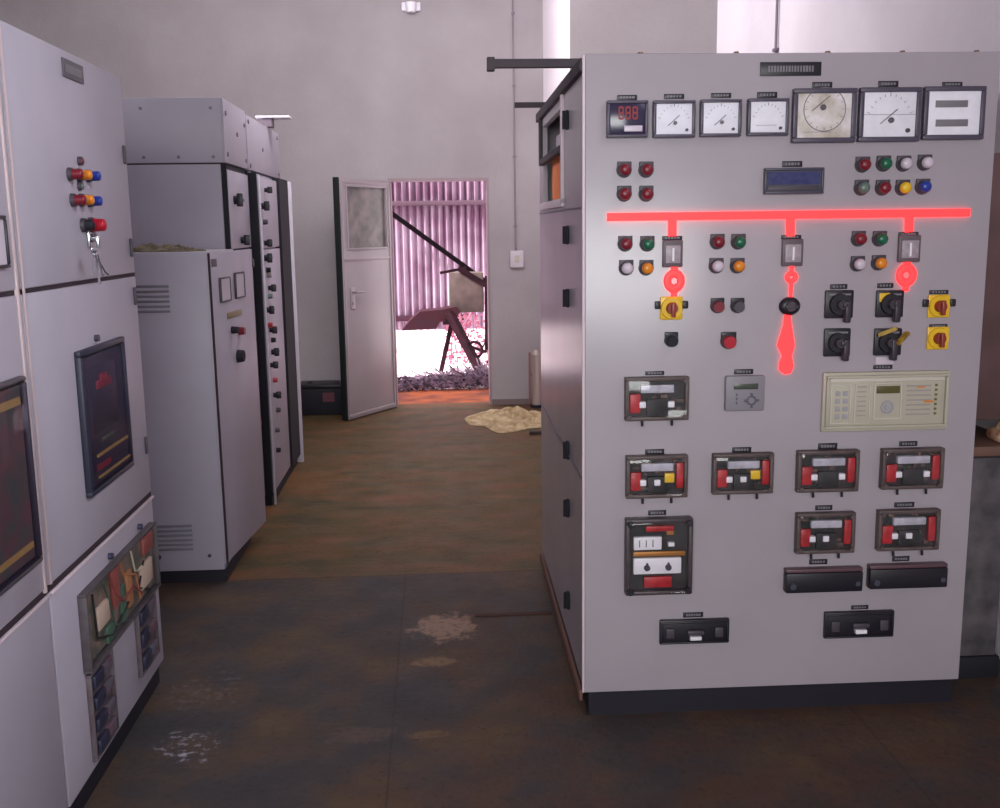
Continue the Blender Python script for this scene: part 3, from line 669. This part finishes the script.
def strip(xa, xb, za, zb, n):
    o = MB().frame(xa, xb, za, zb, .008, -.016, 0, .002).box(xa+.004, xb-.004, -.003, 0, za+.004, zb-.004).build('terminal_strip', mat('strip_base', (104, 92, 100), .5, rgb2=(84, 70, 74), scale=20), A2)
    b1 = MB(); b2 = MB()
    for i in range(n):
        zz = za+(zb-za)*(i+.5)/n; dd = (zb-za)/n*.3
        b1.box(xa+.02, xa+(xb-xa)*.48, -.022, -.003, zz-dd, zz+dd, .004); b2.box(xa+(xb-xa)*.56, xb-.02, -.018, -.003, zz-dd*.8, zz+dd*.8, .003)
    b1.build('fuse_carrier', mat('fuse_navy', (44, 44, 66), .45), o); b2.build('terminal', mat('terminal_plum', (104, 72, 84), .5, rgb2=(90, 90, 104), scale=20), o)
strip(g_(2.745), g_(2.945), .115, .375, 4); strip(g_(3.21), g_(3.42), .155, .385, 3)
o = MB()
for yy, zz in ((3.02, .655), (3.33, .655)): o.cyl((g_(yy), 0, zz-.02), (g_(yy), -.014, zz-.02), .010)
o.build('door_lock', mat('lock_slate', (60, 60, 84), .4), A2)
# near cubicle windows
def wnd(x0, x1, z0, z1):
    w = x1-x0; h = z1-z0
    o = MB().frame(x0, x1, z0, z1, .013, -.022, 0, .006).box(x0+.01, x1-.01, -.004, 0, z0+.01, z1-.01).build('relay_window', mat('window_frame_grey', (62, 58, 66), .4), A1, 'tall dark relay window')
    MB().box(x0+.02, x1-.02, -.010, -.004, z0+.02, z1-.02).build('works', mat('near_works', (136, 92, 88), .5, rgb2=(86, 104, 88), scale=16), o)
    MB().box(x0+.03, x1-.03, -.014, -.01, z0+h*.10, z0+h*.13).box(x0+.03, x1-.03, -.014, -.01, z0+h*.86, z0+h*.9).build('yellow_strip', mat('strip_yellow', (216, 178, 96), .5), o)
    MB().box(x0+.015, x1-.015, -.026, -.022, z0+.015, z1-.015, .003).build('glass', dglass, o)
wnd(.43, 2.485-1.60, .80, 1.265)
x0, x1, z0, z1 = FA1.rect(-40, 215, 4, 270)
o = MB().frame(x0, x1, z0, z1, .008, -.012, 0, .003).box(x0+.004, x1-.004, -.003, 0, z0+.004, z1-.004).build('panel_meter', black, A1)
MB().box(x0+.008, x1-.008, -.006, -.003, z0+.008, z1-.008).build('face', mat('face_pale', (196, 184, 196), .5), o)

# low metering box with its door ajar
Cc = thing('metering_cabinet', 'low grey cabinet with louvres and door ajar, beside the coloured lamp cubicle', 'electrical cabinet', -1.0, 4.56, 0, 90)
CW = .63
g = MB().box(.0, CW, .004, .75, .06, 1.512, .005)
g.build('housing', paintB, Cc)
MB().box(.008, CW-.008, .0, .74, 0, .06).build('plinth', plinthM, Cc, 'black plinth')
g = MB()
for i in range(6): g.box(-.006, .0005, .17, .34, 1.25+i*.022, 1.262+i*.022, .003)
g.build('louvre', mat('louvre_grey', (124, 120, 130), .5), Cc); g = MB()  # slats in a darker grey than the housing
for i in range(6): g.box(-.006, .0005, .14, .34, .16+i*.022, .172+i*.022, .003)
g.build('louvre', mat('louvre_grey', (140, 132, 148), .5), Cc)
MB().cyl((-.004, .30, .13), (.001, .30, .13), .012).cyl((-.004, .07, .13), (.001, .07, .13), .008).build('vent_bolt', darkg, Cc)
DA = -5.6
dr = MB().box(0, .70, 0, .022, .085, 1.505, .004).box(0.012, .026, -.006, .022, .085, 1.505, .002).build('door', paintL, Cc, 'pale door standing slightly ajar')
dr.location = (0.004, -.004, 0); dr.rotation_euler = (0, 0, math.radians(DA))
MB().box(-.001, .012, -.0065, .001, .085, 1.506).build('hinge_gap', seam, dr)
FC = Frame(-1.0+.004, 4.564, 90+DA)
def sub(r_, name, mt, d=.012, bev=.002):
    x0, x1, z0, z1 = FC.rect(*r_); return MB().box(x0, x1, -d, 0, z0, z1, bev).build(name, mt, dr)
sub((208, 259, 216, 267), 'label_plate', darkg, .004)
for r_ in ((219, 277, 229, 302), (234, 272, 243, 298)):
    x0, x1, z0, z1 = FC.rect(*r_); MB().frame(x0, x1, z0, z1, .007, -.012, 0, .002).build('meter_bezel', darkg, dr); MB().box(x0+.006, x1-.006, -.008, 0, z0+.006, z1-.006).build('meter_face', mat('face_pale', (196, 184, 196), .5), dr)
sub((227, 311, 241, 317), 'name_plate', mat('brass_plate', (140, 122, 92), .5), .006)
for px, py, mt, R_ in ((235, 330, blackM, .018), (242, 331, redD, .02), (241, 356, blackM, .032)):
    x, z = FC.p(px, py, .015); MB().cyl((x, 0, z), (x, -.03, z), R_, R_*.85).build('knob', mt, dr)

# tall cabinets behind
def tall(y0, y1, x, label):
    T_ = thing('feeder_cabinet', label, 'switchgear cabinet', x, y0, 0, 90, 'tall feeder cabinets beyond the low cabinet'); return T_
D = tall(5.265, 5.865, -1.03, 'tall grey feeder cabinet behind the low cabinet, blank bolted side facing camera')
w = .60
MB().box(0, w, .03, .9, .06, 1.930, .004).box(.0, w, 0.01, .9, 1.937, 2.25, .003).build('housing', paintB, D); MB().box(.004, w+.0, 0, .012, 1.937, 2.25, .003).build('top_cover', paintL, D)
MB().box(.004, w, .02, .88, 1.93, 1.937).box(.01, w, .03, .88, 0, .06).build('seam_gap', seam, D)
MB().box(.028, w-.018, 0, .028, .07, 1.50, .004).box(.028, w-.018, 0, .028, 1.51, 1.905, .004).build('front_door', paintL, D)
MB().box(.016, .028, .004, .03, .07, 1.93).box(w-.018, w, .0, .03, .06, 1.93).box(.028, w-.03, .01, .03, 1.50, 1.51).box(.02, w-.02, .01, .03, 1.905, 1.93).build('door_gap', blackM, D)
g = MB()
for u_, zz in ((.06, 2.2), (.4, 2.2), (.06, 1.965), (.4, 1.965), (.23, 1.965), (.66, 1.965)): g.cyl((.001, u_, zz), (-.005, u_, zz), .008, seg=12)
for u_, zz in ((.05, 2.18), (.05, 1.98), (.33, 2.1), (.55, 2.17), (.55, 1.98)): g.cyl((u_, .001, zz), (u_, -.006, zz), .012, seg=12)
g.build('bolt', mat('bolt_maroon', (122, 106, 116), .5), D)
FDD = Frame(-1.03, 5.265, 90)
def handle(F, T_, px, py, s=1.):
    x, z = F.p(px, py, .02)
    o = MB().cyl((x, 0, z), (x, -.016, z), .03*s, .028*s).build('switch_handle', blackM, T_)
    MB().box(x-.012*s, x+.012*s, -.045, -.014, z-.045*s, z+.045*s, .005).box(x, x+.1*s, -.04, -.028, z-.008, z+.008, .003).build('grip', black, o)
handle(FDD, D, 238, 200, .75); handle(FDD, D, 245, 240, .6)
def kn(F, T_, px, py, R_, mt, nm='knob'):
    x, z = F.p(px, py, .015); MB().cyl((x, 0, z), (x, -.025, z), R_, R_*.85, seg=14).build(nm, mt, T_)
for px, py in ((254, 340), (254, 366), (257, 384)): kn(FDD, D, px, py, .022, darkg)
for px, py, mt in ((259, 423, redP), (252, 263, darkg), (250, 285, darkg)): kn(FDD, D, px, py, .028, mt)
E_ = tall(5.87, 7.1, -.985, 'farthest tall feeder cabinet at left, rows of dark handles and black gap at end')
w = 1.2
MB().box(0, w, .03, .9, .06, 1.925, .004).box(0, w, .05, .9, 1.932, 2.235, .005).build('housing', paintB, E_); MB().box(0.0, w, .04, .052, 1.932, 2.235, .003).build('top_cover', paintL, E_)
MB().box(0.004, w-.004, .02, .88, 1.925, 1.932).box(.01, w-.05, .012, .88, 0, .06).box(w*.62, w-.07, -.012, .03, .06, 1.925).box(-.003, .012, .003, .075, .06, 1.92).build('door_gap', blackM, E_)
MB().box(.04, w*.6, 0, .028, .07, 1.49, .004).box(.04, w*.6, 0, .028, 1.5, 1.905, .004).build('front_door', paintL, E_)
MB().box(.012, .036, -.012, .0, .0, 1.91, .004).box(w-.07, w-.03, -.03, .03, .0, 1.92, .004).build('edge_strip', mat('edge_pale', (206, 198, 212), .5), E_)
FE = Frame(-.985, 5.87, 90)
for px, py, s in ((265, 206, 1.), (268, 190, .7), (268, 243, .8), (268, 258, 1.), (270, 310, .9), (273, 330, .8), (275, 352, .9), (274, 365, .8), (277, 395, .8), (272, 288, .8)): handle(FE, E_, px, py, s*.6)
for px, py, mt in ((271, 325, redB), (270, 275, creamD), (279, 410, darkg), (278, 430, darkg), (266, 222, darkg), (269, 270, blackM), (271, 296, greyGn), (276, 380, redB), (274, 340, blackM), (279, 450, blackM)): kn(FE, E_, px, py, .016, mt)
g = MB()
for u_, zz in ((.05, 2.2), (.05, 1.96), (.5, 2.08), (1.1, 1.97), (1.1, 2.2)): g.cyl((u_, .041, zz), (u_, .034, zz), .012, seg=12)
g.build('bolt', mat('bolt_maroon', (122, 106, 116), .5), E_)
# sheet of dirt and rag on the low cabinet
x0, z_ = 0, 0
def crumpled(name, mt, cx, cy, z, rx, ry, hgt, seed, nseg=36, edge=.35):
    bm = bmesh.new(); vs = []
    for i in range(nseg+1):
        row = []
        for j in range(nseg+1):
            u = i/nseg*2-1; v = j/nseg*2-1
            # square to disc, then ragged
            dx = u*math.sqrt(max(0, 1-v*v/2)); dy = v*math.sqrt(max(0, 1-u*u/2)); rr = math.hypot(dx, dy)
            k = 1+edge*noise.noise(Vector((dx*1.6+seed, dy*1.6, seed)))*rr
            hh = abs(noise.noise(Vector((dx*3+seed, dy*3, 1.3))))*1.3+abs(noise.noise(Vector((dx*8, dy*8+seed, 4))))*.5
            zz = z+.004+hgt*hh*max(0., 1-rr**3)
            row.append(bm.verts.new((cx+dx*rx*k, cy+dy*ry*k, zz)))
        vs.append(row)
    for i in range(nseg):
        for j in range(nseg): bm.faces.new((vs[i][j], vs[i+1][j], vs[i+1][j+1], vs[i][j+1]))
    m_ = MB(); m_.b.free(); m_.b = bm
    o = m_.build(name, mt)
    s = o.modifiers.new('s', 'SOLIDIFY'); s.thickness = .004
    return o
o = crumpled('rag', mat('rag_olive', (128, 116, 92), .9, rgb2=(84, 74, 62), scale=20), -1.24, 4.72, 1.512, .2, .09, .04, 3.)
tag(o, 'crumpled olive rag lying on top of the low grey cabinet', 'rag')
# white tray on the far cabinet roof
Tr = thing('white_tray', 'small white tray on a stub post at the far cabinet roof edge', 'tray', -.93, 6.62, 2.235, 90)
xa, za = at_depth(256, 119, 6.62); xb, zb = at_depth(290, 119, 6.62)
MB().box(-.03, .09, -(xb+.93), -(xa+.93)-.0, .055, .068, .003).build('shelf', white, Tr)
MB().box(-.02, .08, -(xa+.93)-.10, -(xa+.93)-.04, -.0, .055, .004).build('post', mat('post_grey', (124, 108, 122), .5), Tr)  # post in a darker grey than the shelf

# ------------------------------------------------------------------ rear wall fittings and floor items
Cn = MB().tube([(.717, WY-.012, 1.40), (.712, WY-.012, 4.0)], .007, 10)
for zz in (1.6, 2.2, 2.8, 3.4): Cn.box(.700, .732, WY-.02, WY, zz, zz+.02, .003)
tag(Cn.build('conduit', mat('conduit_grey', (132, 120, 130), .5)), 'thin grey conduit running up the back wall from the switch box', 'conduit')
Sw = thing('switch_box', 'small white switch box on the back wall right of the doorway', 'switch', .725, WY, 1.32)
MB().box(-.06, .06, -.04, 0, -.075, .075, .006).build('box', mat('switch_grey', (196, 188, 196), .5), Sw)
MB().box(-.02, .02, -.048, -.04, -.03, .03, .003).build('rocker', cream, Sw)
C2 = MB(); cy_ = 6.15
C2.tube([(2.035, cy_, 1.2), (2.035, cy_, 4.0)], .008, 10)
for zz in (2.0, 2.6, 3.2): C2.box(2.02, 2.05, cy_-.02, cy_+.02, zz, zz+.02, .003)
tag(C2.build('conduit', mat('conduit_dark', (104, 90, 104), .5)), 'dark conduit down the pale right wall above the control panel', 'conduit')
x, z = at_depth(411, 9, WY-.05)
Lp = thing('wall_lamp', 'small white lamp fitting high on the back wall above the doorway', 'lamp', x, WY, z)
MB().box(-.08, .08, -.03, 0, -.01, .06, .006).build('base', white, Lp)
MB().cyl((0, -.06, .05), (0, -.06, -.03), .05, .042).build('shade', white, Lp)

Bt = thing('battery_box', 'black box on the floor against the back wall, left of the open door', 'box', -1.01, 8.95, 0)
MB().box(-.22, .19, -.13, .15, .0, .235, .01).build('case', blackM, Bt)
MB().box(-.215, .185, -.125, .145, .236, .27, .008).build('lid', black, Bt)
MB().cyl((-.12, -.02, .27), (-.12, -.02, .29), .02).cyl((.12, -.02, .27), (.12, -.02, .29), .02).build('terminal', darkg, Bt)
MB().box(.0, .1, -.133, -.13, .12, .2).build('sticker', mat('plum_sticker', (96, 44, 62), .5), Bt)

sack = crumpled('sack', mat('jute', (204, 182, 146), .95, rgb2=(158, 134, 98), scale=14, bump=.4, bscale=70), .62, 8.36, 0, .36, .48, .10, 9.)
tag(sack, 'crumpled beige sack lying flat on the floor right of the doorway', 'sack')
Tb = thing('metal_canister', 'slim pale metal canister standing at the back wall beside the control panel', 'canister', .875, 8.95, 0)
MB().cyl((0, 0, .03), (0, 0, .48), .045, .045, 24).cyl((0, 0, .48), (0, 0, .52), .045, .02, 24).build('body', mat('canister_body', (176, 160, 156), .3, .5), Tb)
MB().cyl((0, 0, 0), (0, 0, .03), .055, .055, 24).build('foot', blackM, Tb)
MB().bar((-.06, .0, .03), (-.06, .0, .5), .018, .018).bar((-.06, 0, .3), (-.04, 0, .3), .02, .02).build('stay', mat('stay_brown', (124, 84, 84), .6), Tb)
x0_, y0_ = on_floor(527, 428); 
tag(MB().box(.70, .93, 7.74, 7.78, 0, .025, .004).build('wooden_batten', mat('dark_wood', (52, 42, 42), .8)), 'short black batten on the floor in front of the beige sack', 'batten')
# cover slot in the floor
tag(MB().box(on_floor(475, 616)[0], .452, 4.02, 4.045, 0, .006, .002).build('steel_strip', mat('rust_dark', (74, 44, 38), .8)), 'thin dark rusty strip lying across the floor at the foot of the control panel', 'strip')

# things between the control panel and right wall
Bc = thing('storage_rack', 'brown and dark grey rack squeezed between the control panel and right wall', 'rack', 1.76, 3.28, 0)
br = mat('brown_board', (104, 74, 78), .7, rgb2=(86, 60, 60), scale=5)
MB().box(.02, .19, 0, .40, .08, .80, .006).build('lower_panel', mat('rack_grey', (98, 90, 96), .6, rgb2=(66, 62, 66), scale=12), Bc)
MB().box(.01, .20, -.01, .41, 0, .08, .004).build('base', blackM, Bc)
MB().box(.06, .28, .06, .40, .92, 1.82, .006).build('upper_board', br, Bc)
MB().box(.01, .28, .02, .40, .80, .835, .004).box(.02, .05, .35, .38, .8, 1.82).build('shelf', mat('rack_brown', (112, 80, 70), .7), Bc)
Wb = MB(); Wb.box(1.93, 2.02, 3.32, 3.42, .836, .885, .02, 3); Wb.ball((1.975, 3.37, .885), .03)
tag(Wb.build('cloth_bundle', mat('bundle', (206, 170, 140), .8, rgb2=(150, 90, 60), scale=30)), 'small pale bundle on the shelf between the control panel and right wall', 'bundle')

# ------------------------------------------------------------------ outside the doorway
FY = 13.2
bm = MB(); nn = 340; X0, X1 = -3.2, 3.6; pr = None
for i in range(nn+1):
    x = X0+(X1-X0)*i/nn; ph = x/.092*2*math.pi; y = FY+.036*(math.sin(ph)-.35*math.sin(2*ph))
    a = bm.b.verts.new((x, y, .30)); c = bm.b.verts.new((x, y, 2.75))
    if pr: bm.b.faces.new((pr[0], a, c, pr[1]))
    pr = (a, c)
Fn = thing('corrugated_fence', 'corrugated sheet fence with pale vertical ridges seen through the doorway', 'fence', 0, 0, 0)
bm.build('sheet', mat('zinc_sheet', (176, 156, 174), .6, spec=.2, rgb2=(130, 98, 120), scale=2.), Fn)
za = at_depth(440, 203, FY-.05)[1]; zb = at_depth(425, 318, FY-.05)[1]
railm = mat('fence_rail', (96, 76, 88), .9, spec=.1)
MB().box(X0, X1, FY-.08, FY-.03, za-.03, za+.03, .004).build('rail', railm, Fn)
MB().box(X0, .35, FY-.08, FY-.03, zb-.035, zb+.035, .004).build('rail', mat('fence_rail_dark', (70, 46, 58), .9, spec=.1), Fn)
g = MB()
for x in (-2.2, -.62, 1.4): g.box(x-.03, x+.03, FY+.03, FY+.09, -.004, 2.75, .004)
g.build('post', railm, Fn)
# leaning pole
a = at_depth(389, 211, 12.9); c = at_depth(489, 286, 12.6)
p0 = Vector((a[0]-.45, 12.95, a[1]+.33)); p1 = Vector((c[0]+.3, 12.9, c[1]-.2)); kk = (p0.z-.02)/(p0.z-p1.z)
p1 = Vector((p0.x+(p1.x-p0.x)*kk, 12.6, .02))
tag(MB().bar(p0, p1, .055, .055).build('leaning_pole', mat('dark_pole', (16, 9, 14), .9, spec=.05)), 'dark pole slanting down across the corrugated fence', 'pole')
# old hand machine
MY = 11.35
def P(px, py, Y=MY):
    q = at_depth(px, py, Y); return Vector((q[0], Y, q[1]))
Mc = thing('farm_machine', 'rusty hand machine with boxy hopper and splayed legs standing outside the doorway', 'machine', 0, 0, 0)
rust = mat('rusty_iron', (52, 28, 36), .9, spec=.1, rgb2=(34, 20, 27), scale=10)
a = P(449, 273); b_ = P(484, 312)
MB().box(a.x, b_.x, MY-.02, MY+.3, b_.z, a.z, .01).build('hopper', mat('hopper_drab', (104, 90, 86), .8, spec=.2, rgb2=(84, 72, 70), scale=8), Mc)
g = MB(); 
g.bar(P(487, 276), (P(487, 350).x, MY, P(487, 350).z), .05, .05); g.bar(P(458, 268), P(491, 288), .07, .06); g.bar(P(440, 273), P(466, 268), .03, .03); g.build('post', rust, Mc)
g = MB(); q = [P(402, 330), P(410, 320), P(420, 311), P(442, 309), P(456, 306), P(460, 312), P(452, 320), P(440, 321), P(436, 328)]
g.poly([(v.x, v.z) for v in q], MY-.1, MY+.25); g.build('hood', mat('hood_rust', (66, 36, 42), .9, spec=.1, rgb2=(60, 38, 48), scale=9), Mc)
g = MB(); g.bar(P(449, 312, MY-.1), P(487, 384, MY-.28), .12, .07); g.bar(P(452, 322), (P(441, 380).x, MY, -.0), .06, .05); g.bar(P(450, 316, MY+.25), P(446, 322, MY-.1), .07, .06)
f1 = P(487, 384, MY-.28)
g.bar(P(466, 345, MY-.15), P(486, 352, MY), .03, .03); g.build('leg', rust, Mc)
g = MB(); x_, z_ = at_depth(474, 350, MY-.2); g.ring((x_, MY-.2, z_), .09, .016); g.build('flywheel', rust, Mc)
g = MB()
for i in range(8):
    s0 = random.uniform(0, 1); px = random.uniform(462, 488); py = random.uniform(335, 375); aa = P(px, py, MY-.1); g.tube([aa, aa+Vector((random.uniform(-.08, .08), 0, random.uniform(.05, .12)))], .008, 5)
g.build('rod', rust, Mc)
# brushwood
g = MB()
for i in range(650):
    x = random.uniform(-.62, .75); y = random.uniform(10.0, 10.62); l = random.uniform(.1, .32); a = random.uniform(0, math.pi); k = max(.15, (x+.62)/1.3)
    zb_ = random.uniform(0, .10*k)
    g.stick([(x, y, zb_), (x+l*.5*math.cos(a), y+l*.5*math.sin(a), zb_+random.uniform(.01, .06)), (x+l*math.cos(a), y+l*math.sin(a), zb_+random.uniform(.0, .20*k))], random.uniform(.005, .011))
o = g.build('brushwood', mat('twigs', (150, 124, 146), .8, rgb2=(40, 24, 36), scale=14)); tag(o, 'heap of grey twigs and debris on the ground beyond the threshold', 'brushwood', kind='stuff')
# bush at the right
g = MB()
for i in range(260):
    x = random.uniform(.1, .8); y = random.uniform(11.8, 12.3); z = random.uniform(.02, .75)*(.6+.5*random.random())
    a = random.uniform(0, 6.28); r_ = .022
    g.poly([(x+r_*math.cos(a+k*2.1)*1.4, z+r_*math.sin(a+k*2.1)) for k in range(3)], y, y+.002)
for i in range(7): 
    x = .15+.09*i; g.tube([(x, 12.05, -.01), (x+random.uniform(-.1, .1), 12.1, .35), (x+random.uniform(-.15, .15), 12.05, .7)], .008, 5)
tag(g.build('shrub', mat('sparse_leaf', (190, 120, 140), .7, rgb2=(140, 60, 90), scale=8)), 'sparse reddish shrub behind the machine outside the doorway', 'shrub')

# ------------------------------------------------------------------ light
w_ = bpy.data.worlds.new('sky'); SC.world = w_; w_.use_nodes = True
bg = w_.node_tree.nodes['Background']; bg.inputs[0].default_value = (1., .93, .96, 1); bg.inputs[1].default_value = 2.6
def area(name, loc, tgt, sx, sy, e, col):
    l = bpy.data.lights.new(name, 'AREA'); l.shape = 'RECTANGLE'; l.size = sx; l.size_y = sy; l.energy = e; l.color = col
    o = bpy.data.objects.new(name, l); C.objects.link(o); o.location = loc
    o.rotation_euler = (Vector(tgt)-Vector(loc)).to_track_quat('-Z', 'Y').to_euler(); return o
area('window_light_behind', (-.5, -2.9, 2.1), (.0, 4.5, 1.4), 3.2, 1.5, 225, (.98, 1, 1))
wl = area('fill_light_right', (1.98, 1.3, 3.2), (-1.1, 2.2, 1.5), 1.8, 1.0, 30, (.96, 1, 1.06)); wl.data.spread = math.radians(80)  # added area light, out of view, brightens the left cubicles
cl = area('clerestory_light_left', (-4.1, 6.0, 3.2), (2, 6.4, 3.4), 4.0, .9, 52, (1, .97, 1.02)); cl.data.spread = math.radians(62)
area('fill_light_rear', (-.5, 5.9, 3.9), (-.5, 9.1, 1.0), 2.6, 1.0, 150, (1, .96, .98))  # added overhead fill, no fitting modelled, lifts the rear of the room
s = bpy.data.lights.new('sun', 'SUN'); s.energy = 11; s.angle = .02; s.color = (1, .93, .93)
so = bpy.data.objects.new('sun', s); C.objects.link(so); so.rotation_euler = Vector((1, .28, -.95)).to_track_quat('-Z', 'Y').to_euler()
SC.view_settings.view_transform = 'Standard'
SC.view_settings.look = 'None'
SC.view_settings.exposure = 0
